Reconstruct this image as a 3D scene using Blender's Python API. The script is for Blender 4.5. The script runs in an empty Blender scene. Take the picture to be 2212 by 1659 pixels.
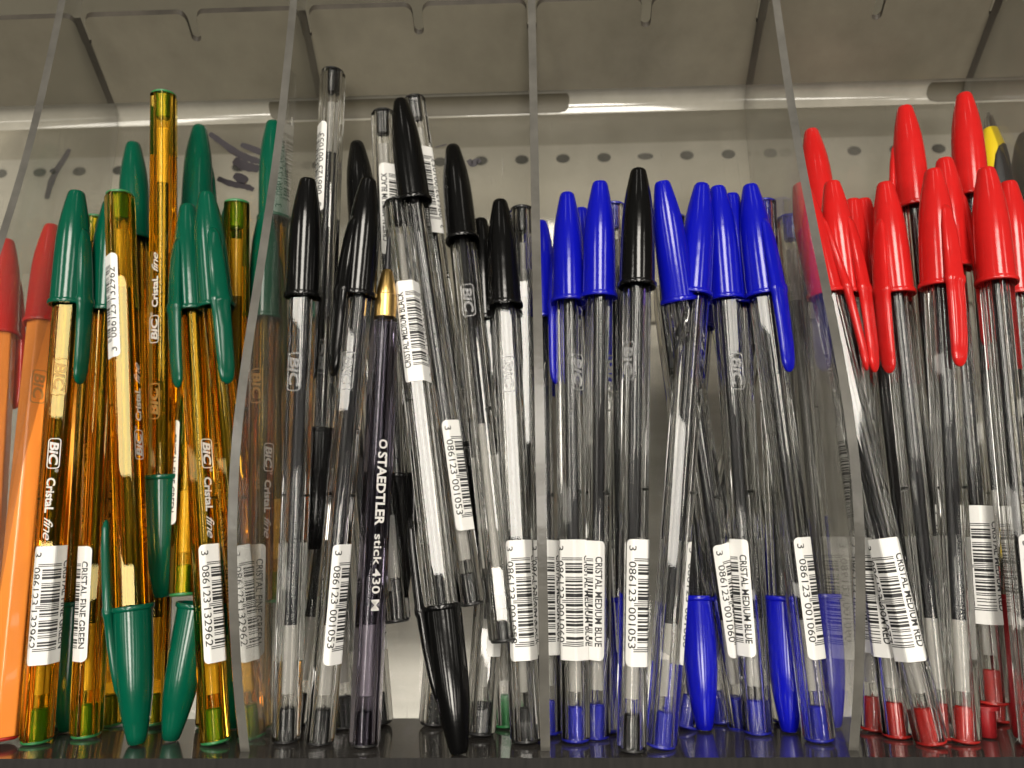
import bpy, bmesh, math, random
from mathutils import Vector, Matrix
random.seed(7)
S = 0.001                                  # every length below is in millimetres
scene = bpy.context.scene
COL = scene.collection
R = math.radians

# ---------------------------------------------------------------- camera
F_PX, CX, CY = 1600.0, 1106.0, 829.5       # focal length in units of a 2212 px wide frame
PITCH, YAW, ROLL = R(12.5), R(1.8), .0105
K = 1.045
CAM = Vector((-1.0, -195.0, 45.7))*K
FW = Vector((-math.sin(YAW)*math.cos(PITCH), math.cos(YAW)*math.cos(PITCH), math.sin(PITCH)))
RT = Vector((math.cos(YAW), math.sin(YAW), 0)); UP = RT.cross(FW)
RT, UP = RT*math.cos(ROLL)-UP*math.sin(ROLL), UP*math.cos(ROLL)+RT*math.sin(ROLL)
cd = bpy.data.cameras.new('camera'); cam = bpy.data.objects.new('camera', cd); COL.objects.link(cam)
cd.sensor_width = 36.0; cd.lens = 36.0*F_PX/2212.0; cd.clip_start = 0.005; cd.clip_end = 20
cd.dof.use_dof = True; cd.dof.focus_distance = 0.186; cd.dof.aperture_fstop = cd.lens/1.5*1.0
# the lens is a phone's: an entrance pupil about 1.5 mm wide
M3 = Matrix((RT, UP, -FW)).transposed()
cam.matrix_world = Matrix.Translation(CAM*S) @ M3.to_4x4()
scene.camera = cam
def ray(px, py): return FW + RT*((px-CX)/F_PX) + UP*((CY-py)/F_PX)
def atY(px, py, Y):
    d = ray(px, py); return CAM + d*((Y-CAM.y)/d.y)
def atZ(px, py, Z):
    d = ray(px, py); return CAM + d*((Z-CAM.z)/d.z)

# ---------------------------------------------------------------- world, lamps, exposure
w = bpy.data.worlds.new('World'); scene.world = w; w.use_nodes = True
wn = w.node_tree.nodes; wl = w.node_tree.links
bg = wn['Background']
tc = wn.new('ShaderNodeTexCoord'); sx = wn.new('ShaderNodeSeparateXYZ'); cr = wn.new('ShaderNodeValToRGB')
mr = wn.new('ShaderNodeMapRange'); mr.inputs[1].default_value = -1; mr.inputs[2].default_value = 1
wl.new(tc.outputs['Generated'], sx.inputs[0]); wl.new(sx.outputs['Z'], mr.inputs[0]); wl.new(mr.outputs[0], cr.inputs[0]); wl.new(cr.outputs[0], bg.inputs[0])
e = cr.color_ramp.elements
e[0].position = 0.35; e[0].color = (.05, .045, .04, 1); e[1].position = 0.75; e[1].color = (.55, .51, .44, 1)
bg.inputs[1].default_value = 0.19
def lamp(name, loc, target, sx_, sy_, power, col=(1, .95, .86), roll=0):
    ld = bpy.data.lights.new(name, 'AREA'); ld.shape = 'RECTANGLE'; ld.size = sx_; ld.size_y = sy_
    ld.energy = power; ld.color = col
    o = bpy.data.objects.new(name, ld); COL.objects.link(o)
    q = (Vector(target)-Vector(loc)).to_track_quat('-Z', 'Y')
    o.matrix_world = Matrix.Translation(loc) @ q.to_matrix().to_4x4() @ Matrix.Rotation(roll, 4, 'Z')
    return o
# the display leans back under a shop ceiling: the tubes run towards the viewer in that tilted ceiling plane
UPW = Vector((0, -.64, .77)); FWD = Vector((0, -.77, -.64))
def tube(x, b0, b1, wd, rad, h=1.5):
    c = UPW*h + FWD*((b0+b1)/2) + Vector((x, 0, 0)); n_ = b1-b0
    ld = bpy.data.lights.new('ceiling_tube_light', 'AREA'); ld.shape = 'RECTANGLE'; ld.size = wd; ld.size_y = n_
    ld.energy = rad*math.pi*wd*n_; ld.color = (1, .94, .84)
    o = bpy.data.objects.new('ceiling_tube_light', ld); COL.objects.link(o)
    o.matrix_world = Matrix.Translation(c) @ Matrix((Vector((1, 0, 0)), -FWD, UPW)).transposed().to_4x4()
for x_, w_, r_ in ((-3.7, .2, 6), (-2.2, .2, 6), (-1.0, .3, 17), (.1, .5, 24), (1.15, .25, 12), (2.5, .2, 6), (4.0, .2, 6)):
    tube(x_, .55, 1.45, w_, r_); tube(x_, 2.05, 3.4, w_*1.2, r_*1.25)
tube(-.35, -.9, .1, .10, 4); tube(.55, -.9, .1, .10, 4)
lamp('added_back_fill', (.10, .065, .30), (.05, .105, .12), .35, .03, .06)  # added fill lamp behind the display, brightens the metal panel
lamp('added_back_fill', (.0, .06, -.03), (0, .103, .02), .5, .03, .17)  # second added fill, low down, so the sheet behind the barrels reads bright
scene.view_settings.view_transform = 'Standard'; scene.view_settings.look = 'None'
scene.view_settings.exposure = -0.28; scene.view_settings.gamma = 1
scene.cycles.max_bounces = 28; scene.cycles.transmission_bounces = 26; scene.cycles.transparent_max_bounces = 32
scene.cycles.glossy_bounces = 8; scene.cycles.diffuse_bounces = 3
scene.cycles.sample_clamp_indirect = 6; scene.cycles.blur_glossy = 0.3
scene.cycles.use_denoising = True
try: scene.cycles.denoiser = 'OPENIMAGEDENOISE'
except Exception: pass

# ---------------------------------------------------------------- materials
def mat(name):
    m = bpy.data.materials.new(name); m.use_nodes = True; return m, m.node_tree.nodes, m.node_tree.links
def principled(name, col, rough=.4, spec=.5, bump=0, bscale=400, var=0, vscale=60, metal=0, coat=0, stretch=None, ior=1.46):
    m, n, l = mat(name); b = n['Principled BSDF']
    b.inputs['Base Color'].default_value = (*col, 1); b.inputs['Roughness'].default_value = rough
    b.inputs['Metallic'].default_value = metal; b.inputs['IOR'].default_value = ior
    b.inputs['Coat Weight'].default_value = coat; b.inputs['Coat Roughness'].default_value = .05
    if bump or var:
        t = n.new('ShaderNodeTexCoord'); mp = n.new('ShaderNodeMapping'); l.new(t.outputs['Object'], mp.inputs[0])
        if stretch: mp.inputs['Scale'].default_value = stretch
    if bump:
        z = n.new('ShaderNodeTexNoise'); z.inputs['Scale'].default_value = bscale; z.inputs['Detail'].default_value = 3
        l.new(mp.outputs[0], z.inputs[0]); bp = n.new('ShaderNodeBump'); bp.inputs['Strength'].default_value = bump
        bp.inputs['Distance'].default_value = .0004; l.new(z.outputs[0], bp.inputs['Height']); l.new(bp.outputs[0], b.inputs['Normal'])
    if var:
        z = n.new('ShaderNodeTexNoise'); z.inputs['Scale'].default_value = vscale; z.inputs['Detail'].default_value = 6; z.inputs['Roughness'].default_value = .65
        l.new(mp.outputs[0], z.inputs[0]); c = n.new('ShaderNodeValToRGB'); l.new(z.outputs[0], c.inputs[0])
        c.color_ramp.elements[0].position = .3; c.color_ramp.elements[1].position = .7
        c.color_ramp.elements[0].color = (*[x*(1-var) for x in col], 1); c.color_ramp.elements[1].color = (*[min(1, x*(1+var)) for x in col], 1)
        l.new(c.outputs[0], b.inputs['Base Color'])
    return m
def glass(name, col, rough=.0, ior=1.49, haze=0.0, hazecol=(.8, .8, .8)):
    m, n, l = mat(name); n.remove(n['Principled BSDF']); out = n['Material Output']
    g = n.new('ShaderNodeBsdfGlass'); g.inputs['Color'].default_value = (*col, 1); g.inputs['Roughness'].default_value = rough; g.inputs['IOR'].default_value = ior
    sh = g.outputs[0]
    if haze:
        d = n.new('ShaderNodeBsdfDiffuse'); d.inputs[0].default_value = (*hazecol, 1)
        mx = n.new('ShaderNodeMixShader'); mx.inputs[0].default_value = haze; l.new(sh, mx.inputs[1]); l.new(d.outputs[0], mx.inputs[2]); sh = mx.outputs[0]
    l.new(sh, out.inputs[0]); return m
def sheet(name, tint, haze=.04, hazecol=(.5, .48, .42), scr=.10, rough=.04, ior=1.5, dust=.5):
    """thin clear acrylic sheet: light passes straight, Fresnel gloss, dust and scratches scatter a little"""
    m, n, l = mat(name); n.remove(n['Principled BSDF']); out = n['Material Output']
    tr = n.new('ShaderNodeBsdfTransparent'); tr.inputs[0].default_value = (*tint, 1)
    gl = n.new('ShaderNodeBsdfGlossy'); gl.inputs['Roughness'].default_value = rough
    lw = n.new('ShaderNodeLayerWeight'); lw.inputs[0].default_value = .5
    pw = n.new('ShaderNodeMath'); pw.operation = 'POWER'; l.new(lw.outputs['Facing'], pw.inputs[0]); pw.inputs[1].default_value = 5
    fr = n.new('ShaderNodeMath'); fr.operation = 'MULTIPLY_ADD'; l.new(pw.outputs[0], fr.inputs[0]); fr.inputs[1].default_value = .9; fr.inputs[2].default_value = .035
    di = n.new('ShaderNodeBsdfDiffuse'); di.inputs[0].default_value = (*hazecol, 1)
    t = n.new('ShaderNodeTexCoord')
    def tex(scale, stretch, lo, hi, rot=(0, 0, 0)):
        mp = n.new('ShaderNodeMapping'); mp.inputs['Scale'].default_value = stretch; mp.inputs['Rotation'].default_value = rot; l.new(t.outputs['Object'], mp.inputs[0])
        z = n.new('ShaderNodeTexNoise'); z.inputs['Scale'].default_value = scale; z.inputs['Detail'].default_value = 4; l.new(mp.outputs[0], z.inputs[0])
        r_ = n.new('ShaderNodeMapRange'); r_.inputs[1].default_value = lo; r_.inputs[2].default_value = hi; l.new(z.outputs[0], r_.inputs[0]); return r_.outputs[0]
    a = tex(30, (1, 1, 1), .45, .75)
    b = tex(900, (1, 1, .05), .68, .74, (0, .5, 0))
    c = tex(1500, (1, 1, 1), .70, .76)
    def mul(x, k):
        q = n.new('ShaderNodeMath'); q.operation = 'MULTIPLY'; l.new(x, q.inputs[0]); q.inputs[1].default_value = k; return q.outputs[0]
    def add(x, y):
        q = n.new('ShaderNodeMath'); q.operation = 'ADD'; q.use_clamp = True; l.new(x, q.inputs[0])
        if isinstance(y, float): q.inputs[1].default_value = y
        else: l.new(y, q.inputs[1])
        return q.outputs[0]
    hz = add(add(add(mul(a, haze*1.5), mul(b, scr)), mul(c, dust)), float(haze))
    m1 = n.new('ShaderNodeMixShader'); l.new(hz, m1.inputs[0]); l.new(tr.outputs[0], m1.inputs[1]); l.new(di.outputs[0], m1.inputs[2])
    m2 = n.new('ShaderNodeMixShader'); l.new(fr.outputs[0], m2.inputs[0]); l.new(m1.outputs[0], m2.inputs[1]); l.new(gl.outputs[0], m2.inputs[2])
    l.new(m2.outputs[0], out.inputs[0]); return m
def translucent(name, col, transp=.35, rough=.2):
    m, n, l = mat(name); b = n['Principled BSDF']; out = n['Material Output']
    b.inputs['Base Color'].default_value = (*col, 1); b.inputs['Roughness'].default_value = rough
    t = n.new('ShaderNodeBsdfTransparent'); t.inputs[0].default_value = (*[min(1, .35+.65*c/max(max(col), .01)) for c in col], 1)
    mx = n.new('ShaderNodeMixShader'); mx.inputs[0].default_value = transp
    l.new(b.outputs[0], mx.inputs[1]); l.new(t.outputs[0], mx.inputs[2]); l.new(mx.outputs[0], out.inputs[0]); return m

M = {
 'clear': glass('clear_styrene', (.995, .995, .99)),
 'smoke': glass('smoky_styrene', (.72, .70, .75)),
 'amber': glass('amber_styrene', (1, .84, .38)),
 'orange': principled('orange_plastic', (.86, .27, .045), .22, coat=.4, bump=.05, bscale=150),
 'cap_red': principled('red_plastic', (.55, .014, .013), .15, coat=0, bump=.12, bscale=220, var=.06, vscale=200),
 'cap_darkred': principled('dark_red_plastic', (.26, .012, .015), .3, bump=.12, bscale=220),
 'cap_blue': principled('blue_plastic', (.004, .006, .38), .15, coat=0, bump=.12, bscale=220, var=.06, vscale=200),
 'cap_green': principled('green_plastic', (.001, .078, .042), .16, coat=0, bump=.12, bscale=220, var=.06, vscale=200),
 'cap_black': principled('black_plastic', (.003, .003, .003), .14, coat=0, bump=.12, bscale=220),
 'plug_red': translucent('red_plug_plastic', (.46, .022, .018), .15), 'plug_blue': translucent('blue_plug_plastic', (.018, .022, .36), .15),
 'plug_green': principled('green_plug_plastic', (.03, .20, .06), .3), 'plug_black': principled('black_plug_plastic', (.02, .02, .02), .25),
 'ink': principled('ink_filled_tube', (.022, .022, .024), .25), 'ink_olive': principled('green_ink_tube', (.02, .035, .015), .25),
 'tube': translucent('empty_ink_tube', (.72, .70, .66), .35),
 'paper': principled('label_paper', (.80, .79, .76), .55), 'print': principled('black_print', (.02, .02, .02), .5),
 'white': principled('white_print', (.62, .60, .57), .5), 'emboss': glass('embossed_styrene', (.97, .97, .97), rough=.25, ior=1.4, haze=.25),
 'emboss_dark': glass('embossed_amber', (.95, .80, .45), rough=.25, ior=1.4, haze=.4, hazecol=(.75, .45, .15)),
 'brass': principled('brass', (.72, .47, .16), .32, metal=1, bump=.03), 'steel': principled('steel_tip', (.55, .53, .5), .25, metal=1),
 'yellow': principled('yellow_plastic', (.80, .60, .02), .3), 'rubber': principled('black_rubber', (.02, .02, .02), .6, bump=.1, bscale=900),
 'dark_green': principled('dark_green_plastic', (.01, .02, .014), .35),
 'divider': sheet('divider_acrylic', (.93, .93, .92), haze=.085, scr=.15, dust=.3),
 'back': sheet('back_acrylic', (.90, .89, .86), haze=.05, scr=.12, dust=.5),
 'rim': None, 'ceiling': None,
 'marker': principled('purple_marker_ink', (.018, .013, .018), .5),
 'hole': principled('hole_shadow', (.012, .014, .012), .8),
}
M['rim'] = principled('acrylic_cut_edge', (.105, .10, .088), .28, bump=.2, bscale=700, var=.35, vscale=60)
M['rim_dark'] = principled('dark_cut_edge', (.05, .043, .034), .35, var=.4, vscale=90)
M['ceiling'] = principled('tan_acrylic', (.175, .159, .120), .24, bump=.10, bscale=60, var=.22, vscale=22)
M['ceiling2'] = principled('pale_tan_acrylic', (.36, .335, .265), .35, var=.1, vscale=14)
M['bend'] = principled('bent_acrylic', (.30, .285, .24), .10, coat=.5, bump=.05, bscale=60, var=.15, vscale=60)
M['slot'] = principled('slot_recess', (.085, .075, .052), .6, var=.15, vscale=40)
M['metal'] = principled('painted_metal', (.50, .48, .415), .35, bump=.06, bscale=30, var=.14, vscale=16)
M['metal_low'] = principled('brushed_metal', (.42, .415, .40), .4, metal=.3, bump=.3, bscale=90, var=.3, vscale=60, stretch=(.06, 1, 1))
M['recess'] = principled('dark_recess', (.16, .15, .135), .5, var=.4, vscale=20)
M['floor'] = principled('floor_acrylic', (.060, .055, .050), .13, coat=.4, bump=.05, bscale=80, var=.4, vscale=50, ior=1.6)
M['floor_edge'] = principled('scratched_edge', (.010, .009, .008), .85, bump=.4, bscale=500, var=.5, vscale=500, stretch=(1, 1, .12))

# ---------------------------------------------------------------- mesh helpers
def mesh(name, verts, faces, mats, mi=None, smooth=False):
    me = bpy.data.meshes.new(name); me.from_pydata([Vector(v)*S for v in verts], [], faces)
    for m in mats: me.materials.append(M[m])
    if mi: me.polygons.foreach_set('material_index', mi)
    if smooth: me.polygons.foreach_set('use_smooth', [True]*len(me.polygons))
    me.update(); return me
def obj(name, me, parent=None):
    o = bpy.data.objects.new(name, me); COL.objects.link(o); o.parent = parent; return o
def thing(name, label, cat, group=None):
    o = bpy.data.objects.new(name, None); COL.objects.link(o); o.empty_display_size = .01
    o['label'] = label; o['category'] = cat
    if group: o['group'] = group
    return o
class MB:
    def __init__(s): s.v = []; s.f = []; s.m = []
    def add(s, v, f, m=0):
        b = len(s.v); s.v += v; s.f += [tuple(b+i for i in q) for q in f]; s.m += [m]*len(f)
    def rings(s, rings, m=0, caps=(True, True), close=True):
        n = len(rings[0]); b = len(s.v)
        for r in rings: s.v += r
        for i in range(len(rings)-1):
            for j in range(n if close else n-1):
                k = (j+1) % n; s.f.append((b+i*n+j, b+i*n+k, b+(i+1)*n+k, b+(i+1)*n+j)); s.m.append(m)
        if caps[0]: s.f.append(tuple(b+j for j in range(n))[::-1]); s.m.append(m)
        if caps[1]: s.f.append(tuple(b+(len(rings)-1)*n+j for j in range(n))); s.m.append(m)
    def box(s, x0, x1, y0, y1, z0, z1, m=0):
        v = [(x, y, z) for x in (x0, x1) for y in (y0, y1) for z in (z0, z1)]
        s.add(v, [(0, 1, 3, 2), (4, 6, 7, 5), (0, 4, 5, 1), (2, 3, 7, 6), (0, 2, 6, 4), (1, 5, 7, 3)], m)
    def build(s, name, mats, smooth=False): return mesh(name, s.v, s.f, mats, s.m, smooth)
def circ(r, z, n=28, cx=0, cy=0): return [(cx+r*math.sin(2*math.pi*i/n), cy-r*math.cos(2*math.pi*i/n), z) for i in range(n)]
def lathe(name, prof, mats, n=32, caps=(True, True)):
    b = MB(); b.rings([circ(r, z, n) for z, r in prof], 0, caps); me = b.build(name, mats, True)
    bm = bmesh.new(); bm.from_mesh(me)
    for ed in bm.edges:
        if len(ed.link_faces) == 2 and ed.calc_face_angle(0) > R(38): ed.smooth = False
    bmesh.ops.recalc_face_normals(bm, faces=bm.faces); bm.to_mesh(me); bm.free(); return me

# hexagonal outline as a path of (arc length, x, y); corner at angle 0 (towards local -Y)
HR = 4.12
def hexpath(off=0.0, rc=.7, seg=3):
    ap = HR*math.cos(R(30)); pts = []
    inner = (ap-rc)/math.cos(R(30))
    for k in range(6):
        a = R(60*k); cx, cy = inner*math.sin(a), -inner*math.cos(a)
        for j in range(seg+1):
            b = a + R(-30+60*j/seg); pts.append((cx+(rc+off)*math.sin(b), cy-(rc+off)*math.cos(b)))
    return pts
def hexmap(off):
    p = hexpath(off, .7, 6); p = p[3:]+p[:3]+[p[3]]
    acc = [0]
    for a, b in zip(p, p[1:]): acc.append(acc[-1]+math.dist(a, b))
    tot = acc[-1]
    def f(s):
        s = s % tot; i = 0
        while i < len(acc)-2 and acc[i+1] < s: i += 1
        t = (s-acc[i])/max(1e-9, acc[i+1]-acc[i]); a, b = p[i], p[i+1]
        return a[0]+(b[0]-a[0])*t, a[1]+(b[1]-a[1])*t
    return f
def hexfine():
    p = hexpath(); out = []
    for a, b in zip(p, p[1:]+p[:1]):
        m = 6 if math.dist(a, b) > 1.2 else 1
        out += [(a[0]+(b[0]-a[0])*i/m, a[1]+(b[1]-a[1])*i/m) for i in range(m)]
    return out
HEXF = hexfine()
def hexring(z, off=0.0): return [(x*(1+off/4), y*(1+off/4), z) for x, y in HEXF]
HEXN = len(HEXF)
BR = 2.05                                   # bore
def barrel_mesh(name, m, ztop=128.0):
    b = MB()
    n = HEXN
    outer = [hexring(.9, -.15), hexring(1.2)] + [hexring(z) for z in (40, 80)] + [hexring(ztop-8), [(x*.8, y*.8, ztop) for x, y in HEXF]]
    inner = [circ(BR, .9, n), circ(BR, ztop)]
    # bore samples follow the same angular order as the outline
    def bore(z): return [(BR*x/math.hypot(x, y), BR*y/math.hypot(x, y), z) for x, y in HEXF]
    ri = [bore(.9), bore(40), bore(80), bore(ztop)]
    b.rings(outer, 0, (False, False)); base = len(b.v)
    for r in ri: b.v += r
    for i in range(3):
        for j in range(n):
            k = (j+1) % n; b.f.append((base+i*n+k, base+i*n+j, base+(i+1)*n+j, base+(i+1)*n+k)); b.m.append(0)
    top = (len(outer)-1)*n
    for j in range(n):
        k = (j+1) % n
        b.f.append((k, j, base+j, base+k)); b.m.append(0)
        b.f.append((top+j, top+k, base+3*n+k, base+3*n+j)); b.m.append(0)
    me = b.build(name, [m])
    bm = bmesh.new(); bm.from_mesh(me); bmesh.ops.recalc_face_normals(bm, faces=bm.faces)
    for f_ in bm.faces:
        f_.smooth = True
    for ed in bm.edges:
        if len(ed.link_faces) == 2 and ed.calc_face_angle(0) > R(25): ed.smooth = False
    bm.to_mesh(me); bm.free(); return me
BARREL = {k: barrel_mesh('barrel_'+k, k, 110.4 if k == 'smoke' else 128.0) for k in ('clear', 'smoke', 'amber', 'orange')}
def hole_mesh():
    b = MB(); f = hexmap(.03)
    for ang in (0,):
        x0 = -(HR*math.cos(R(30))+.03)
        b.add([(.6*math.cos(t*math.pi/5), x0, 62+.6*math.sin(t*math.pi/5)) for t in range(10)], [tuple(range(10))], 0)
        b.rings([[(.40*math.cos(t*math.pi/5), yy, 62+.40*math.sin(t*math.pi/5)) for t in range(10)] for yy in (x0, -BR)], 0, (False, False))
    return b.build('air_hole', ['hole'])
HOLE = hole_mesh()
PLUG = {c: lathe('plug_'+c, [(0, 2.2), (.0, 3.1), (.35, 3.55), (.85, 3.55), (.88, 2.02), (8.2, 1.95), (8.6, 1.6)], ['plug_'+c]) for c in ('red', 'blue', 'green', 'black')}
TUBE = {}
for k, mm in (('ink', 'ink'), ('ink_olive', 'ink_olive')):
    for zf in (29, 36, 58):
        TUBE[k, zf] = lathe(f'ink_tube_{zf}', [(zf, 1.45), (120, 1.45), (126, .9), (134, .5)], [mm], 20)
TAILTUBE = {zf: lathe('clear_tube', [(12, 1.3), (12, 1.45), (zf-.05, 1.45), (zf-.05, 1.3)], ['tube'], 20) for zf in (29, 36, 58)}

# cap with its clip; rim at z 118, tip at z 150
def CZ(z): return 150-(150-z)*1.07
def cap_body(mname, mk):
    prof = [(118.0, 4.35), (118.0, 4.80), (118.25, 4.92), (118.9, 4.92), (119.15, 4.78), (119.3, 4.42), (124, 4.36), (131, 4.24), (136, 4.05), (140, 3.72), (143.5, 3.22), (146.5, 2.66), (148.6, 2.25), (149.5, 2.02), (149.9, 1.75), (150, 1.2)]
    inner = [(149, .5), (146, 1.6), (140, 3.0), (130, 3.75), (118.0, 4.18)]
    prof = [(CZ(z), r*1.07) for z, r in prof]; inner = [(CZ(z), r) for z, r in inner]
    return lathe(mname, prof+[(150, .4)]+[(149.2, .3)]+inner+[(CZ(118.0), 4.35)], [mk], 40, (False, False))
def clip_mesh(mname, mk):
    b = MB(); rings = []
    # z, centre radius, half width, half thickness
    st = [(139.5, 3.1, .8, .5), (137, 3.75, 1.5, .8), (133, 4.2, 1.95, 1.05), (127, 4.75, 2.2, 1.15), (120.2, 5.25, 2.35, 1.2), (119.4, 5.35, 2.62, 1.42), (118.2, 5.4, 2.62, 1.42), (117.4, 5.4, 2.35, 1.2), (111, 5.55, 2.25, 1.15), (104, 5.6, 2.15, 1.1), (100.5, 5.5, 2.05, 1.0), (98.6, 5.4, 1.8, .9), (97.5, 5.35, 1.35, .65), (96.9, 5.3, .75, .4), (96.7, 5.3, .3, .15)]
    for z, r, hw, ht in st:
        z = CZ(z)
        rings.append([(hw*1.08*math.copysign(abs(math.sin(t))**.75, math.sin(t)), -r-.25-ht*math.copysign(abs(math.cos(t))**.75, math.cos(t)), z) for t in [2*math.pi*i/20 for i in range(20)]])
    b.rings(rings, 0); me = b.build(mname, [mk], True)
    bm = bmesh.new(); bm.from_mesh(me); bmesh.ops.recalc_face_normals(bm, faces=bm.faces); bm.to_mesh(me); bm.free(); return me
CAP = {c: cap_body('cap_'+c, 'cap_'+c) for c in ('red', 'darkred', 'blue', 'green', 'black')}
CLIP = {c: clip_mesh('clip_'+c, 'cap_'+c) for c in ('red', 'darkred', 'blue', 'green', 'black')}

# ---------------------------------------------------------------- flat printing (text, bars) wrapped on the barrel
_tc = {}
def text2d(s, h, bold=0.0, shear=0.0, sp=1.0, width=None):
    """list of (verts2d, faces) of a text, baseline at y 0, cap height h, starting at x 0"""
    key = (s, h, bold, shear, sp, width)
    if key in _tc: return _tc[key]
    cu = bpy.data.curves.new('t', 'FONT'); cu.body = s; cu.size = 1; cu.offset = bold; cu.shear = shear; cu.space_character = sp; cu.resolution_u = 3
    o = bpy.data.objects.new('t', cu); COL.objects.link(o)
    dg = bpy.context.evaluated_depsgraph_get(); dg.update()
    me = bpy.data.meshes.new_from_object(o.evaluated_get(dg))
    vs = [(v.co.x, v.co.y) for v in me.vertices]; fs = [tuple(p.vertices) for p in me.polygons]
    bpy.data.objects.remove(o); bpy.data.curves.remove(cu); bpy.data.meshes.remove(me)
    k = h/.70; x0 = min(v[0] for v in vs); x1 = max(v[0] for v in vs)
    kx = k if width is None else width/(x1-x0)
    vs = [((x-x0)*kx, y*k) for x, y in vs]
    _tc[key] = (vs, fs); return vs, fs
def ean(code):
    Lc = ['0001101', '0011001', '0010011', '0111101', '0100011', '0110001', '0101111', '0111011', '0110111', '0001011']
    Gc = [''.join('1' if c == '0' else '0' for c in x)[::-1] for x in Lc]; Rc = [''.join('1' if c == '0' else '0' for c in x) for x in Lc]
    par = ['LLLLLL', 'LLGLGG', 'LLGGLG', 'LLGGGL', 'LGLLGG', 'LGGLLG', 'LGGGLL', 'LGLGLG', 'LGLGGL', 'LGGLGL'][int(code[0])]
    s = '101'+''.join((Lc if p == 'L' else Gc)[int(d)] for p, d in zip(par, code[1:7]))+'01010'+''.join(Rc[int(d)] for d in code[7:])+'101'
    return s
def wrap(polys, z_top, s_off, name, mats, angle=0, cuts=True, steps=(.06, .10)):
    """polys: list of (verts2d, faces, level); text x runs down the pen from z_top, text y runs round the barrel"""
    V = []; Fc = []; MI = []
    maps = [hexmap(o) for o in steps]
    per = 0
    p = hexpath(0, .7, 6)
    for a, b in zip(p, p[1:]+p[:1]): per += math.dist(a, b)
    for vs, fs, lev in polys:
        bm = bmesh.new(); bv = [bm.verts.new((x, y+s_off, 0)) for x, y in vs]
        for f_ in fs:
            try: bm.faces.new([bv[i] for i in f_])
            except ValueError: pass
        ys = [v[1]+s_off for v in vs]
        if not ys: bm.free(); continue
        c = math.ceil(min(ys)/.45)*.45
        while cuts and c < max(ys):
            bmesh.ops.bisect_plane(bm, geom=bm.verts[:]+bm.edges[:]+bm.faces[:], plane_co=(0, c, 0), plane_no=(0, 1, 0), dist=1e-5); c += .45
        bm.verts.ensure_lookup_table(); bm.verts.index_update(); b = len(V)
        # arc length measured on the outline itself, scaled to the offset one
        for v in bm.verts:
            m_ = maps[lev]; t = v.co.y+per*angle/360.0; k = 1.0
            x, y = m_(t*(per+2*math.pi*steps[lev])/per); V.append((x, y, z_top-v.co.x))
        for f_ in bm.faces:
            Fc.append(tuple(b+v.index for v in f_.verts)); MI.append(lev)
        bm.free()
    return mesh(name, V, Fc, mats, MI)
def rect(x0, x1, y0, y1): return [(x0, y0), (x1, y0), (x1, y1), (x0, y1)], [(0, 1, 2, 3)]
def rrect(x0, x1, y0, y1, r, n=5):
    pts = []
    for cx, cy, a0 in ((x1-r, y1-r, 0), (x0+r, y1-r, 90), (x0+r, y0+r, 180), (x1-r, y0+r, 270)):
        for j in range(n+1):
            a = R(a0+90*j/n); pts.append((cx+r*math.cos(a), cy+r*math.sin(a)))
    return pts
def frame2d(x0, x1, y0, y1, r, t):
    a = rrect(x0, x1, y0, y1, r); b = rrect(x0+t, x1-t, y0+t, y1-t, max(.05, r-t)); n = len(a)
    return a+b, [(i, (i+1) % n, n+(i+1) % n, n+i) for i in range(n)]
def shift(p, dx, dy): return [(x+dx, y+dy) for x, y in p[0]], p[1]
def label_mesh(words, code):
    H = 30.0; P = []
    rr = rrect(0, H, -5.7, 5.6, 1.3); P.append((rr, [tuple(range(len(rr)))], 0))
    bits = ean(code); x0 = 4.6; mod = 22.0/len(bits)
    i = 0
    while i < len(bits):
        if bits[i] == '1':
            j = i
            while j < len(bits) and bits[j] == '1': j += 1
            g = i < 3 or i >= 92 or 45 <= i < 50
            v, f = rect(x0+i*mod, x0+j*mod, -2.6 - (1.0 if g else 0), 2.3); P.append((v, f, 1)); i = j
        else: i += 1
    for s, xx, ww in ((code[0], 1.6, 1.2), (code[1:7], x0+3.4*mod, 41*mod), (code[7:], x0+50.4*mod, 41*mod)):
        v, f = shift(text2d(s, 1.9, .004, 0, 1.0, ww), xx, -4.95); P.append((v, f, 1))
    v, f = shift(text2d(words, 1.85, .018, 0, 1.0, 22.6), x0-.6, 2.95); P.append((v, f, 1))
    return wrap(P, 49.5, 0, 'label', ['paper', 'print'])
LABEL = {'black': label_mesh('CRISTAL MEDIUM BLACK', '3086123001053'), 'blue': label_mesh('CRISTAL MEDIUM BLUE', '3086123001060'),
         'red': label_mesh('CRISTAL MEDIUM RED', '3086123001077'), 'green': label_mesh('CRISTAL FINE GREEN', '3086123132962')}
def bic(h, z, name, mats, lev, angle, extra=None):
    P = []
    v, f = frame2d(0, h*4.3, 0, h*1.6, h*.45, h*.13); P.append((v, f, lev))
    v, f = shift(text2d('BiC', h*1.05, .035, .15, 1.0, h*3.3), h*.5, h*.27); P.append((v, f, lev))
    if extra: P += [(a, b, lev) for a, b in extra]
    return wrap(P, z, -h*.78, name, mats, angle, steps=(.04, .10))
EMB = bic(2.4, 100, 'embossed_logo', ['emboss', 'emboss'], 1, 30)
EMBA = bic(2.4, 100, 'embossed_logo', ['emboss_dark', 'emboss_dark'], 1, 30)
ex = [shift(text2d('\u00ae', .8, 0), 8.3, 2.0), shift(text2d('CristaL', 1.9, .03, .05, 1.0, 9.2), 10.6, .4), shift(text2d('fine', 2.1, .0, .5, .9, 6.0), 21.0, .4)]
WPRINT = bic(1.9, 78, 'white_print', ['white', 'white'], 1, 30, ex)
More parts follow.
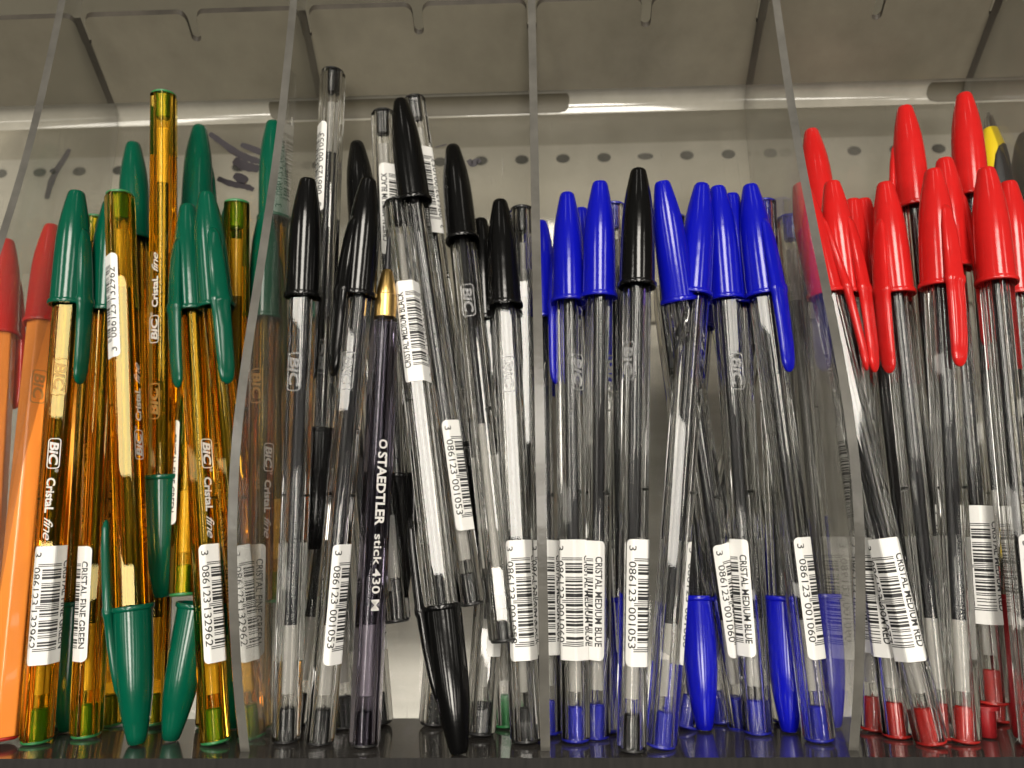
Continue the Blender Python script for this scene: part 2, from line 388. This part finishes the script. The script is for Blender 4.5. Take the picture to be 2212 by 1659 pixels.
SPRINT = wrap([(*shift(text2d('\u25d4', 2.0, 0), 0, 0), 1)] if False else
              [(*frame2d(0, 2.4, -.1, 2.1, 1.05, .45), 1), (*shift(text2d('STAEDTLER', 2.3, .03, 0, 1.0, 19), 3.3, -.15), 1), (*shift(text2d('stick 430 M', 2.0, .012, 0, 1.0, 19), 24.5, -.1), 1)],
              76, -1.0, 'white_print', ['white', 'white'], 30, steps=(.04, .10))

# ---------------------------------------------------------------- the acrylic display
disp = thing('pen_display', 'clear acrylic pen display with upright dividers holding loose ballpoint pens', 'display stand')
FRONT = [(-7.5, 226), (-8.5, 206), (-11, 175), (-14, 150), (-18.5, 125), (-23.5, 100), (-26.3, 85), (-27.8, 70), (-27.2, 55), (-25, 43), (-21.8, 30), (-16.5, 14), (-10, .02)]
# smooth the front outline
def smooth(p, it=2):
    for _ in range(it):
        q = [p[0]]
        for a, b in zip(p, p[1:]): q += [(a[0]*.75+b[0]*.25, a[1]*.75+b[1]*.25), (a[0]*.25+b[0]*.75, a[1]*.25+b[1]*.75)]
        p = q+[p[-1]]
    return p
FRONT = [(y*K, z*K if z > 1 else z) for y, z in smooth(FRONT)]
PROF = FRONT + [(24.2*K, .02), (24.2*K, 186*K), (20.5*K, 191.3*K), (-1.2*K, 206.6*K), (-1.2*K, 226*K)]
def divider(x):
    b = MB(); n = len(PROF); T = 1.15
    b.v = [(x-T, y, z) for y, z in PROF] + [(x+T, y, z) for y, z in PROF]
    b.f = [tuple(range(n)), tuple(range(n, 2*n))[::-1]]; b.m = [0, 0]
    for i in range(n): j = (i+1) % n; b.f.append((i, n+i, n+j, j)); b.m.append(1 if i < len(FRONT)-1 else (2 if i == n-3 else 0))
    return b.build('divider', ['divider', 'rim', 'rim_dark'])
for x in (-140, -70, 0, 70, 140): obj('divider', divider(x*K), disp)
b = MB(); b.box(-240, 240, -15.5*K, 24.4*K, -7, -.02, 0)
me = b.build('tray_floor', ['floor', 'floor_edge']); me.polygons[2].material_index = 1
for p in me.polygons:
    if p.normal.y < -.9: p.material_index = 1
obj('tray_floor', me, disp)
b = MB(); b.box(-240, 240, 25.2*K, 27.2*K, -5, 186.6*K, 0); obj('back_panel', b.build('back_panel', ['back']), disp)
# panel under the upper tier, its front edge cut with slots
def shelf():
    y0, z0, y1, z1 = -1.0, 206.9, 20.5, 191.4
    def P(x, t, up=0): return (x*K, (y0+(y1-y0)*t)*K, (z0+(z1-z0)*t+up)*K)
    out = []; xs = [-210+35*i for i in range(13)]
    out.append((-230, 0))
    for x in xs:
        w_ = 1.5; d = .30
        r = 2.6
        for j in range(6): a = R(90*j/5); out.append((x-w_-r+r*math.sin(a), .10*(1-math.cos(a))))
        out.append((x-w_, d-.04))
        for j in range(1, 6): a = R(180*j/6); out.append((x-w_*math.cos(a), d-.04+.045*math.sin(a)))
        out.append((x+w_, d-.04))
        for j in range(5, -1, -1): a = R(90*j/5); out.append((x+w_+r-r*math.sin(a), .10*(1-math.cos(a))))
    out += [(230, 0), (230, 1), (-230, 1)]
    n = len(out); T = 1.7
    b = MB(); b.v = [P(x, t) for x, t in out]+[P(x, t, T) for x, t in out]
    b.f = [tuple(range(n)), tuple(range(n, 2*n))[::-1]]; b.m = [0, 0]
    for i in range(n): j = (i+1) % n; b.f.append((i, n+i, n+j, j)); b.m.append(1)
    return b.build('slotted_shelf', ['ceiling', 'rim_dark'])
obj('slotted_shelf', shelf(), disp)
b = MB(); b.box(-240, 240, -60, 220, 248, 250, 0); obj('upper_shelf', b.build('upper_shelf', ['ceiling2']), disp)
# bend between the slotted shelf and the back panel
b = MB(); arc = []; BH = 6.0
for j in range(13):
    t = j/12; a = R(180-90*t)
    arc.append(((20.5+4.6*(math.sin(t*math.pi/2)))*K, (191.4-BH*(1-math.cos(t*math.pi/2)))*K))
for i in range(len(arc)-1):
    (ya, za), (yb, zb) = arc[i], arc[i+1]
    b.add([(-230, ya, za), (230, ya, za), (230, yb, zb), (-230, yb, zb)], [(0, 1, 2, 3)], 0)
arc2 = [(y+1.2, z+1.2) for y, z in arc]
for i in range(len(arc)-1):
    (ya, za), (yb, zb) = arc2[i], arc2[i+1]
    b.add([(-230, ya, za), (230, ya, za), (230, yb, zb), (-230, yb, zb)], [(3, 2, 1, 0)], 0)
me = b.build('bend', ['bend']); me.polygons.foreach_set('use_smooth', [True]*len(me.polygons)); 
bm = bmesh.new(); bm.from_mesh(me); bmesh.ops.remove_doubles(bm, verts=bm.verts, dist=1e-7); bm.to_mesh(me); bm.free()
obj('bend', me, disp)
def slot_opening(xa, xb):
    b = MB(); pts = rrect(xa, xb, .14, .86, .2, 6)
    def on(x, t, off):
        # position on the bend; the x radius is stretched so the ends look round
        y = 20.5+4.6*math.sin(t*math.pi/2); z = 191.4-BH*(1-math.cos(t*math.pi/2)); return (x*K, y*K-off, z*K-off)
    n = 16; rows = []
    def span(t):
        k = 1-abs((t-.5)/.42)**2.5; k = max(0, k)**.4; return xa+3.5*(1-k), xb-3.5*(1-k)
    ts = [.08+.84*i/n for i in range(n+1)]
    for i in range(n):
        a0, a1 = span(ts[i]); c0, c1 = span(ts[i+1])
        b.add([on(a0, ts[i], .12), on(a1, ts[i], .12), on(c1, ts[i+1], .12), on(c0, ts[i+1], .12)], [(0, 1, 2, 3)], 0)
        if i < 2: b.m[-1] = 1
    return b.build('slot_opening', ['slot', 'bend'])
for a, c in ((-88, 12), (128, 229), (-229, -190)): obj('slot_opening', slot_opening(a, c), disp)
# marker strokes on the back panel
def stroke(pts, wdt, Y=24.3*K):
    P3 = [atY(px, py, Y) for px, py in pts]; P2 = smooth([(p.x, p.z) for p in P3], 2); b = MB(); L_ = []; n = len(P2)
    for i, (x, z) in enumerate(P2):
        a = P2[max(0, i-1)]; c = P2[min(n-1, i+1)]; dx, dz = c[0]-a[0], c[1]-a[1]; q = math.hypot(dx, dz) or 1
        hw = wdt*(.55+.45*math.sin(math.pi*min(1, max(0, i/(n-1)))))*(.85+.3*random.random())/2
        L_.append(((x-dz/q*hw, Y, z+dx/q*hw), (x+dz/q*hw, Y, z-dx/q*hw)))
    for i in range(n-1): b.add([L_[i][0], L_[i][1], L_[i+1][1], L_[i+1][0]], [(0, 1, 2, 3)], 0)
    return b.build('marker_stroke', ['marker'])
for pts, wd in (([(150, 322), (138, 345), (120, 370), (108, 400), (101, 430)], 2.6), ([(110, 365), (118, 375)], 2.0),
                ([(452, 288), (480, 308), (512, 332), (545, 345), (570, 352)], 2.6), ([(505, 345), (530, 360), (560, 365)], 3.6), ([(520, 312), (548, 322), (575, 335)], 2.2),
                ([(470, 385), (500, 398), (530, 402), (548, 410)], 2.4), ([(505, 378), (535, 392)], 3.0),
                ([(1012, 345), (1020, 358), (1030, 345), (1036, 352)], 2.4), ([(940, 318), (965, 312)], .5), ([(2142, 80), (2170, 62), (2195, 48)], .5)):
    if pts[0][1] > 100: obj('marker_stroke', stroke(pts, wd), disp)

# painted metal panel with a row of holes, seen through the back of the display
pm = thing('perforated_panel', 'cream painted metal panel with a row of round holes, behind the clear display', 'metal panel')
ztop = atY(1106, 316, 100).z; zlow = atY(1106, 700, 100).z; zmid = atY(1106, 1010, 100).z
b = MB(); b.box(-330, 330, 100, 102, zlow, ztop, 0); obj('metal_sheet', b.build('metal_sheet', ['metal']), pm)
b = MB(); b.box(-330, 330, 106, 108, ztop-8, ztop+90, 0); obj('upper_rail', b.build('upper_rail', ['ceiling2']), pm)
b = MB(); b.box(-330, 330, 103, 105, -60, zlow+6, 0); obj('lower_sheet', b.build('lower_sheet', ['metal_low']), pm)
h0 = atY(1216, 342, 99.6)
step = atY(1305, 339, 99.6).x-h0.x
for k in range(-18, 16):
    x = h0.x+k*step; b = MB(); rx, rz = (2.9, 2.1) if k != 2 else (3.4, 1.5)
    b.rings([[(x+rx*math.cos(t*math.pi/10)*q, yy, h0.z+rz*math.sin(t*math.pi/10)*q) for t in range(20)] for yy, q in ((99.75, 1.05), (99.72, .4))], 0, (False, True))
    obj('screw_hole', b.build('screw_hole', ['hole']), pm)

# ---------------------------------------------------------------- the pens
LOG = []; AX = []
def axes(B, T, inverted):
    d = (T-B).normalized()
    z = -d if inverted else d
    y = (Vector((0, 1, 0))-z*z.y).normalized(); x = y.cross(z)
    return Matrix((x, y, z)).transposed()
def floor_point(px, Y, z=0.3):
    lo, hi = 1200.0, 1900.0
    for _ in range(50):
        m_ = (lo+hi)/2
        if atY(px, m_, Y).z > z: lo = m_
        else: hi = m_
    return atY(px, (lo+hi)/2, Y)
GROUP = {0: 'orange pens beyond the left divider', 1: 'amber pens in the green compartment', 2: 'pens in the black compartment', 3: 'pens in the blue compartment', 4: 'pens in the red compartment'}
def pen(tag, kind, colour, bot, top, text, inv=False, L=150.0, cap=0, lab=0, logo=None, ytop=None, zf=29, g=2, plug=None, name='ballpoint_pen', label=True, capcol=None, printk=None, ls=0, fix=False, hang=False):
    """bot: (px, Y) stands on the floor, or (px, py, Y); top: (px, py). Angles: 0 faces the camera, 90 right"""
    B = floor_point(*bot) if len(bot) == 2 else atY(*bot)
    best = None
    if ytop is None:
        for i in range(0, 311):
            Y = -19+i*.14; T = atY(*top, Y); er = abs((T-B).length-L)+.02*abs(Y-B.y)
            if best is None or er < best[0]: best = (er, Y)
        ytop = best[1]
    T = atY(*top, ytop); err = (T-B).length-L
    d = (T-B).normalized()
    if hang: B = T-d*L                      # its foot is hidden: keep the visible upper end exact
    LOG.append(f'{tag:5s} Yb {B.y:6.1f} Yt {ytop:6.1f} zb {B.z:6.1f} zt {(B+d*L).z:6.1f} err {err:6.1f}')
    AX.append((tag, B, B+d*L))
    A = axes(B, T, inv); org = B+d*L if inv else B
    sg = -1 if inv else 1
    # turn the barrel a little (at most 30 degrees) so that one flat side mirrors the ceiling tubes
    want = math.degrees(math.atan2((B.x+d.x*70)-CAM.x, 200))/2 + 2
    adj = (want-lab-30+30) % 60 - 30
    if fix: pass
    elif abs(lab) < 140 and abs(adj) < 22: lab = lab+adj
    elif abs(lab) >= 140: lab = lab+adj
    lroll = sg*lab
    o = thing(name, text, 'pen', GROUP[g])
    o.matrix_world = Matrix.Translation(org*S) @ (A @ Matrix.Rotation(R(lroll), 3, 'Z')).to_4x4()
    bk = {'amber': 'amber', 'clear': 'clear', 'orange': 'orange', 'staed': 'smoke'}[kind]
    obj('barrel', BARREL[bk], o)
    if kind != 'orange':
        ik = 'ink_olive' if kind == 'amber' else 'ink'
        obj('ink_tube', TUBE[ik, zf], o); obj('empty_tube', TAILTUBE[zf], o)
    pl = obj('end_plug', PLUG[plug or colour], o)
    if kind == 'staed':
        b_ = lathe('writing_tip', [(109.0, 1.5), (110.2, 3.0), (116.6, 3.0), (116.9, 2.75), (117.5, 2.75), (123.5, 1.6), (124.0, 1.1), (127, .45), (127.4, .2)], ['brass'])
        obj('writing_tip', b_, o)
        pr = obj('printed_name', SPRINT, o)
        return o
    if kind != 'orange' and label:
        q_ = obj('label', LABEL[colour if colour in LABEL else 'black'], o); q_.location.z = ls*S
    h = obj('air_hole', HOLE, o); h.rotation_euler.z = R(30+60*random.randrange(6))
    if logo is None: logo = random.choice([120, 180, 240])
    lg = round((sg*logo-lroll-30)/60)*60
    if kind == 'amber':
        p_ = obj('embossed_logo', EMBA, o); p_.rotation_euler.z = R(lg)
        p_ = obj('printed_name', WPRINT, o); p_.rotation_euler.z = R((round((sg*(printk if printk is not None else logo+60)-lroll-30)/60)*60))
    elif kind == 'clear': p_ = obj('embossed_logo', EMB, o); p_.rotation_euler.z = R(lg)
    elif kind == 'orange': p_ = obj('embossed_logo', EMBA, o); p_.rotation_euler.z = R(lg)
    if cap is not None:
        cc = capcol or colour
        c = obj('cap', CAP[cc], o); c.rotation_euler.z = R(sg*cap-lroll)
        k = obj('clip', CLIP[cc], c)
    return o

P = pen
# left edge, beyond the first divider
P('o1', 'orange', 'red', (-50, 4), (15, 520), 'orange barrelled pen with dull red cap, cut off by the left photo edge', cap=160, g=0)
P('o2', 'orange', 'red', (5, 1600, -3), (112, 488), 'orange barrelled pen with a dull red cap, nearest the green capped pens', cap=180, g=0, logo=20)
# green compartment
P('g1', 'amber', 'green', (78, -2), (166, 414), 'amber pen with the leftmost green cap and a barcode label at its foot', cap=78, lab=50, logo=20, printk=15, g=1)
P('g2', 'amber', 'green', (296, -4), (258, 418), 'upside-down amber pen, barcode label near its top, wide green cap on the floor', inv=True, cap=-70, lab=-72, logo=180, printk=100, g=1, fix=True)
P('g3', 'amber', 'green', (350, 1290, 9), (354, 203), 'tallest upside-down amber pen with green end plug, standing above all the green caps', inv=True, cap=120, lab=200, logo=5, printk=0, g=1)
P('g4', 'amber', 'green', (396, 1288, 5), (431, 274), 'amber pen with the tallest green cap, its foot on a loose green cap', cap=150, lab=-100, logo=180, g=1)
P('g5', 'amber', 'green', (186, 4), (240, 436), 'amber pen reading CRISTAL FINE GREEN, standing just left of the wide upside-down cap', cap=180, lab=-62, logo=150, g=1, fix=True)
P('g6', 'amber', 'green', (466, -3), (405, 444), 'amber pen with digits label beside the second divider, green clip facing forward', cap=-35, lab=70, logo=180, printk=40, g=1)
P('g7', 'amber', 'green', (545, 3), (446, 417), 'amber pen leaning left whose green cap has its pointed clip at the right', cap=35, lab=60, logo=170, g=1)
P('g8', 'amber', 'green', (505, 14), (512, 436), 'upside-down amber pen showing only its round end between green caps', inv=True, cap=180, lab=180, g=1)
P('g9', 'amber', 'green', (556, 12), (575, 405), 'amber pen standing against the second divider and seen through it', cap=150, lab=-40, logo=0, g=1, ytop=6)
P('g10', 'amber', 'green', (452, 16), (500, 447), 'amber pen with dark green cap tucked behind the two forward clips', cap=180, lab=160, g=1)
P('g13', 'amber', 'green', (143, 10), (206, 470), 'upside-down amber pen with green cap at the floor behind the leftmost labels', inv=True, cap=180, lab=60, g=1)
P('g14', 'amber', 'green', (240, 18), (247, 452), 'amber pen at the back of the green compartment behind the big upside-down cap', cap=180, lab=180, g=1)
P('g15', 'amber', 'green', (118, 15), (150, 500), 'amber pen at the back left of the green compartment, mostly hidden', cap=180, lab=180, g=1)
P('g16', 'amber', 'green', (305, 1330, 16), (288, 310), 'amber pen whose green cap rises behind the short upside-down amber pen', cap=170, lab=180, g=1)
P('g17', 'amber', 'green', (600, 1300, 13), (590, 264), 'amber pen with the tall green cap cut by the edge of the second divider', cap=180, lab=180, g=1)
# black compartment
P('b1', 'clear', 'black', (617, -1), (665, 387), 'clear pen with black cap, just right of the second divider', cap=170, lab=180, logo=-10, g=2)
P('b2', 'clear', 'black', (672, 1300, 8), (719, 155), 'tallest upside-down clear pen with black end plug and a label high on its left', inv=True, cap=180, lab=-85, logo=10, g=2, fix=True, ytop=5, hang=True)
P('b3', 'clear', 'black', (690, -3), (796, 387), 'clear pen with black cap whose clip points down left of its barrel', cap=-42, lab=100, logo=0, g=2)
P('b4', 'clear', 'black', (857, 1345, 6), (771, 309), 'clear pen whose black cap stands behind the second front black cap', cap=180, lab=180, g=2)
P('s1', 'staed', 'black', (787, -6), (838, 560), 'uncapped smoky pen with brass writing tip and white lettering down the barrel', cap=None, L=127.4, lab=0, g=2)
P('b5', 'clear', 'black', (1013, 1275, 0), (865, 217), 'leaning clear pen with the highest black cap, in the middle of the black compartment', cap=170, lab=72, logo=180, g=2, ytop=-3, fix=True, hang=True)
P('b6', 'clear', 'black', (992, -14), (856, 436), 'upside-down clear pen labelled CRISTAL MEDIUM BLACK, its wide black cap on the floor', inv=True, cap=-80, lab=36, logo=180, zf=36, g=2, ls=8, fix=True)
P('b7', 'clear', 'black', (866, 1292, 12), (828, 243), 'upside-down clear pen with black plug just left of the highest black cap', inv=True, cap=90, lab=60, g=2, ytop=8, hang=True)
P('b9', 'clear', 'black', (1040, 1290, 13), (895, 214), 'upside-down clear pen behind the highest black cap, its label slanting down right', inv=True, cap=180, lab=5, logo=180, g=2, ytop=13, hang=True)
P('b10', 'clear', 'black', (1090, 1388, -4), (978, 317), 'clear pen hanging above the floor with black end plug, black cap leaning left', cap=170, lab=150, logo=0, zf=58, g=2)
P('b11', 'clear', 'black', (1137, -3), (1080, 434), 'clear pen with black cap nearest the middle divider, digits label at its foot', cap=160, lab=25, logo=15, g=2)
P('b12', 'clear', 'black', (1095, 14), (1038, 474), 'clear pen with a green end plug at the foot of the black compartment', cap=180, lab=180, plug='green', g=2)
P('b13', 'clear', 'black', (1037, 4), (1108, 484), 'clear pen with black end plug standing left of the green plug', cap=180, lab=110, g=2)
P('b14', 'clear', 'black', (1150, 13), (1127, 450), 'upside-down clear pen whose round end shows right beside the middle divider', inv=True, cap=180, lab=180, g=2)
P('b15', 'clear', 'black', (745, 13), (690, 470), 'clear pen with black cap at the back of the black compartment', cap=180, lab=180, g=2)
# blue compartment
P('u1', 'clear', 'blue', (1243, -2), (1225, 419), 'clear pen with blue cap, first right of the middle divider, barcode label at its foot', cap=-140, lab=5, logo=60, g=3)
P('u2', 'clear', 'blue', (1287, 2), (1296, 394), 'clear pen with blue cap just left of the black cap in the blue compartment', cap=180, lab=-55, logo=180, g=3)
P('k1', 'clear', 'black', (1365, -11), (1379, 367), 'clear pen with the only black cap among the blue ones', cap=180, lab=48, logo=-35, g=3, fix=True)
P('u3', 'clear', 'blue', (1600, 13), (1430, 393), 'clear pen with blue cap directly behind and right of the black capped one', cap=170, lab=62, g=3)
P('u4', 'clear', 'blue', (1427, -8), (1516, 399), 'clear pen with blue cap crossing down left to stand beside the black capped pen', cap=150, lab=130, logo=180, g=3)
P('u5', 'clear', 'blue', (1637, 6), (1550, 404), 'clear pen with blue cap half hidden, CRISTAL MEDIUM BLUE at the right of its label', cap=170, lab=-75, logo=-5, g=3)
P('u6', 'clear', 'blue', (1640, 10), (1580, 420), 'clear pen with blue cap furthest back between two front blue caps', cap=180, lab=180, g=3)
P('u7', 'clear', 'blue', (1770, -2), (1620, 401), 'clear pen with blue cap whose long clip points at the camera, beside the right divider', cap=28, lab=62, logo=170, g=3, fix=True)
P('ui1', 'clear', 'blue', (1705, 7), (1650, 436), 'upside-down clear pen, narrow blue cap on the floor below the long clip', inv=True, cap=180, lab=150, g=3)
P('ui2', 'clear', 'blue', (1522, 9), (1456, 470), 'upside-down clear pen, blue cap on the floor left of the label CRISTAL MEDIUM BLUE', inv=True, cap=150, lab=180, g=3)
P('u8', 'clear', 'blue', (1312, 8), (1255, 452), 'clear blue capped pen behind and between the first two front blue caps', inv=False, cap=180, lab=180, g=3)
P('u9', 'clear', 'blue', (1340, 14), (1325, 442), 'clear upside-down pen showing its round end just left of the black cap', inv=True, cap=180, lab=180, g=3)
P('u10', 'clear', 'blue', (1800, 12), (1703, 470), 'clear upside-down pen seen through the divider between blue and red', inv=True, cap=180, lab=160, g=3)
P('u11', 'clear', 'blue', (1440, 15), (1530, 500), 'clear blue capped pen hidden at the back of the blue compartment', cap=180, lab=180, g=3)
P('u12', 'clear', 'blue', (1182, 5), (1168, 480), 'clear pen with blue cap pressed against the middle divider', cap=180, lab=10, g=3)
# red compartment
P('r1', 'clear', 'red', (2012, -5), (1728, 398), 'clear pen with red cap leaning most, labelled CRISTAL MEDIUM RED', cap=62, lab=-38, logo=180, g=4, fix=True)
P('r2', 'clear', 'red', (1938, 2), (1797, 394), 'clear pen with red cap, the middle one of three clips pointing down right', cap=40, lab=-95, logo=180, g=4)
P('r3', 'clear', 'red', (1885, 1300, 12), (1752, 282), 'clear pen with tall red cap right behind the divider edge', cap=170, lab=-60, logo=180, g=4)
P('r4', 'clear', 'red', (1885, 9), (1842, 432), 'clear pen with small red cap at the back, left one of a pair', cap=180, lab=-35, g=4)
P('r5', 'clear', 'red', (2035, 0), (1911, 396), 'clear pen with red cap, its clip at the left with a dark red tip', cap=-65, lab=180, logo=180, g=4)
P('r6', 'clear', 'red', (2055, 1310, 9), (1954, 232), 'clear pen with a tall red cap behind the front row of red caps', cap=-120, lab=180, logo=180, g=4)
P('r7', 'clear', 'red', (2082, -3), (2016, 367), 'clear pen with red cap whose long clip points straight at the camera', cap=12, lab=150, logo=180, g=4)
P('r8', 'clear', 'red', (2144, 1520, 1), (2040, 344), 'clear pen with red cap, ringed clip at its right, red plug above the floor', cap=55, lab=5, logo=180, g=4)
P('r9', 'clear', 'red', (2166, 1292, 9), (2082, 204), 'clear pen with the tallest red cap, beside the yellow pen', cap=180, lab=150, logo=180, g=4)
P('r10', 'clear', 'red', (2245, -12), (2130, 365), 'clear pen with red cap nearest the right edge of the photo', cap=150, lab=60, logo=180, g=4)
P('r11', 'clear', 'red', (2262, 6), (2178, 394), 'clear pen with red cap half hidden at the right edge of the photo', cap=180, lab=180, g=4)
P('r12', 'clear', 'red', (1990, 15), (1864, 431), 'clear pen with small red cap at the back, right one of a pair', cap=180, lab=180, g=4)
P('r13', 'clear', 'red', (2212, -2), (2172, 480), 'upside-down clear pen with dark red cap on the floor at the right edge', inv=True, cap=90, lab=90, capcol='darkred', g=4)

# uncapped pens standing in the back row
P('g18', 'amber', 'green', (330, 17), (372, 520), 'amber pen in the back row below the tallest amber pen', cap=None, L=128, ytop=20.5, lab=180, g=1)
P('g19', 'amber', 'green', (500, 17), (470, 540), 'amber pen in the back row behind the two forward clips, nearly hidden', cap=None, L=128, ytop=20.5, lab=180, g=1)
P('b16', 'clear', 'black', (820, 17), (735, 520), 'clear pen in the back row behind the brass tip and its neighbour', cap=None, L=128, ytop=20.5, lab=150, g=2)
P('b17', 'clear', 'black', (935, 16), (1010, 560), 'clear pen in the back row leaning right behind the leaning black caps', cap=None, L=128, ytop=20.5, lab=150, g=2)
P('b18', 'clear', 'black', (640, 17), (770, 560), 'clear pen in the back row crossing behind the first two black caps', cap=None, L=128, ytop=20.5, lab=180, g=2)
P('u13', 'clear', 'blue', (1560, 18), (1425, 560), 'clear pen in the back row leaning left behind the black capped pen', cap=None, L=128, ytop=20.5, lab=180, g=3)
P('u14', 'clear', 'blue', (1345, 18), (1385, 560), 'clear pen in the back row directly behind the black cap among blue', cap=None, L=128, ytop=20.5, lab=150, g=3)
P('u15', 'clear', 'blue', (1700, 18), (1540, 560), 'clear pen in the back row crossing behind the middle blue caps', cap=None, L=128, ytop=20.5, lab=180, g=3)
P('u16', 'clear', 'blue', (1215, 18), (1250, 560), 'clear pen in the back row behind the first blue cap', cap=None, L=128, ytop=20.5, lab=150, g=3)
P('u17', 'clear', 'blue', (1480, 12), (1655, 560), 'clear pen in the back row leaning right behind the long blue clip', cap=None, L=128, ytop=20.5, lab=150, g=3)
P('r14', 'clear', 'red', (1925, 18), (1925, 560), 'clear pen in the back row behind the three clips', cap=None, L=128, ytop=20.5, lab=150, g=4)
P('r15', 'clear', 'red', (2090, 18), (2010, 560), 'clear pen in the back row behind the clip that faces the camera', cap=None, L=128, ytop=20.5, lab=150, g=4)
P('r16', 'clear', 'red', (2150, 18), (2140, 520), 'clear pen in the back row below the yellow pen', cap=None, L=128, ytop=20.5, lab=150, g=4)

# loose cap under the amber pen in the green compartment
def loose_cap(px, Y, colour, ang, text, lean=(0, 0)):
    B = floor_point(px, Y); o = thing('loose_pen_top', text, 'pen cap', 'loose pen caps on the floor'); obj('cap_shell', CAP[colour], o); 
    A = Matrix.Rotation(R(180)+R(lean[0]), 3, 'X') @ Matrix.Rotation(R(ang), 3, 'Z')
    A = Matrix.Rotation(R(lean[1]), 3, 'Y') @ A
    o.matrix_world = Matrix.Translation((B - A @ Vector((0, 0, 150)))*S) @ A.to_4x4()
    obj('clip', CLIP[colour], o)
loose_cap(368, 0, 'green', 15, 'loose green pen cap standing open end up beside the wide upside-down cap', (0, 7))
o = thing('loose_plug', 'loose red end plug standing on the floor under the raised pen at the right', 'end plug')
o.location = floor_point(2134, 1)*S
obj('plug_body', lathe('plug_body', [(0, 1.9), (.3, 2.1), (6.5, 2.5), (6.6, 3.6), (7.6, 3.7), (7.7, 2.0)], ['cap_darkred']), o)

# yellow retractable pen and the dark pen at the right edge
def special(name, text, px0, py0, px1, py1, Y, parts, L, Y1=None):
    B = atY(px1, py1, Y); T = atY(px0, py0, Y if Y1 is None else Y1); A = axes(B, T, False)
    o = thing(name, text, 'pen', GROUP[4])
    d = (T-B).normalized(); o.matrix_world = Matrix.Translation((T-d*L)*S) @ A.to_4x4()
    for nm, prof, m in parts: obj(nm, lathe(nm, prof, [m]), o)
    return o
y = special('retractable_pen', 'yellow pen with steel point and black grip pointing up at the right', 2135, 243, 2190, 700, 15,
        [('writing_tip', [(139, 1.9), (139.2, 1.8), (143.4, 1.15), (143.5, .5), (145, .4), (145.2, .2)], 'steel'),
         ('barrel', [(0, 3.5), (5, 4.2), (120, 4.3), (126, 4.2), (132, 3.6), (137, 2.5), (139, 2.0), (139.1, 1.2)], 'yellow')], 145)
gb = MB(); rings = []
for z, r, hw in ((112, 4.4, 78), (118, 4.45, 78), (124, 4.4, 74), (128, 4.15, 64), (131, 3.85, 46), (132.2, 3.7, 20)):
    rings.append([(r*math.sin(R(a_)), -r*math.cos(R(a_)), z) for a_ in [38-hw+2*hw*i/14 for i in range(15)]] + [((r-1)*math.sin(R(a_)), -(r-1)*math.cos(R(a_)), z) for a_ in [38+hw-2*hw*i/14 for i in range(15)]])
rings = [[(x, y_, 60) for x, y_, _ in rings[0]]]+rings
gb.rings(rings, 0); obj('grip', gb.build('grip', ['rubber'], True), y)
special('marker_pen', 'dark green marker pen cut off by the right edge of the photo', 2222, 285, 2250, 700, 16,
        [('barrel', [(0, 5), (60, 6), (110, 6), (128, 5.4), (136, 4), (139, 3), (139.5, 1)], 'dark_green'), ('cap', [(95, 6.2), (96, 6.3), (109, 6.3), (110, 6.1)], 'cap_black')], 140)

import os
if os.environ.get('PENLOG'):
    for l_ in LOG: print(l_)
    def segd(p1, q1, p2, q2):
        best = 1e9
        for i in range(41):
            a = p1.lerp(q1, i/40); d = q2-p2; t = max(0, min(1, (a-p2).dot(d)/d.length_squared)); best = min(best, (a-(p2+d*t)).length)
        return best
    for i in range(len(AX)):
        for j in range(i):
            dd = segd(AX[i][1], AX[i][2], AX[j][1], AX[j][2])
            if dd < 6.5: print('close', AX[i][0], AX[j][0], round(dd, 1))
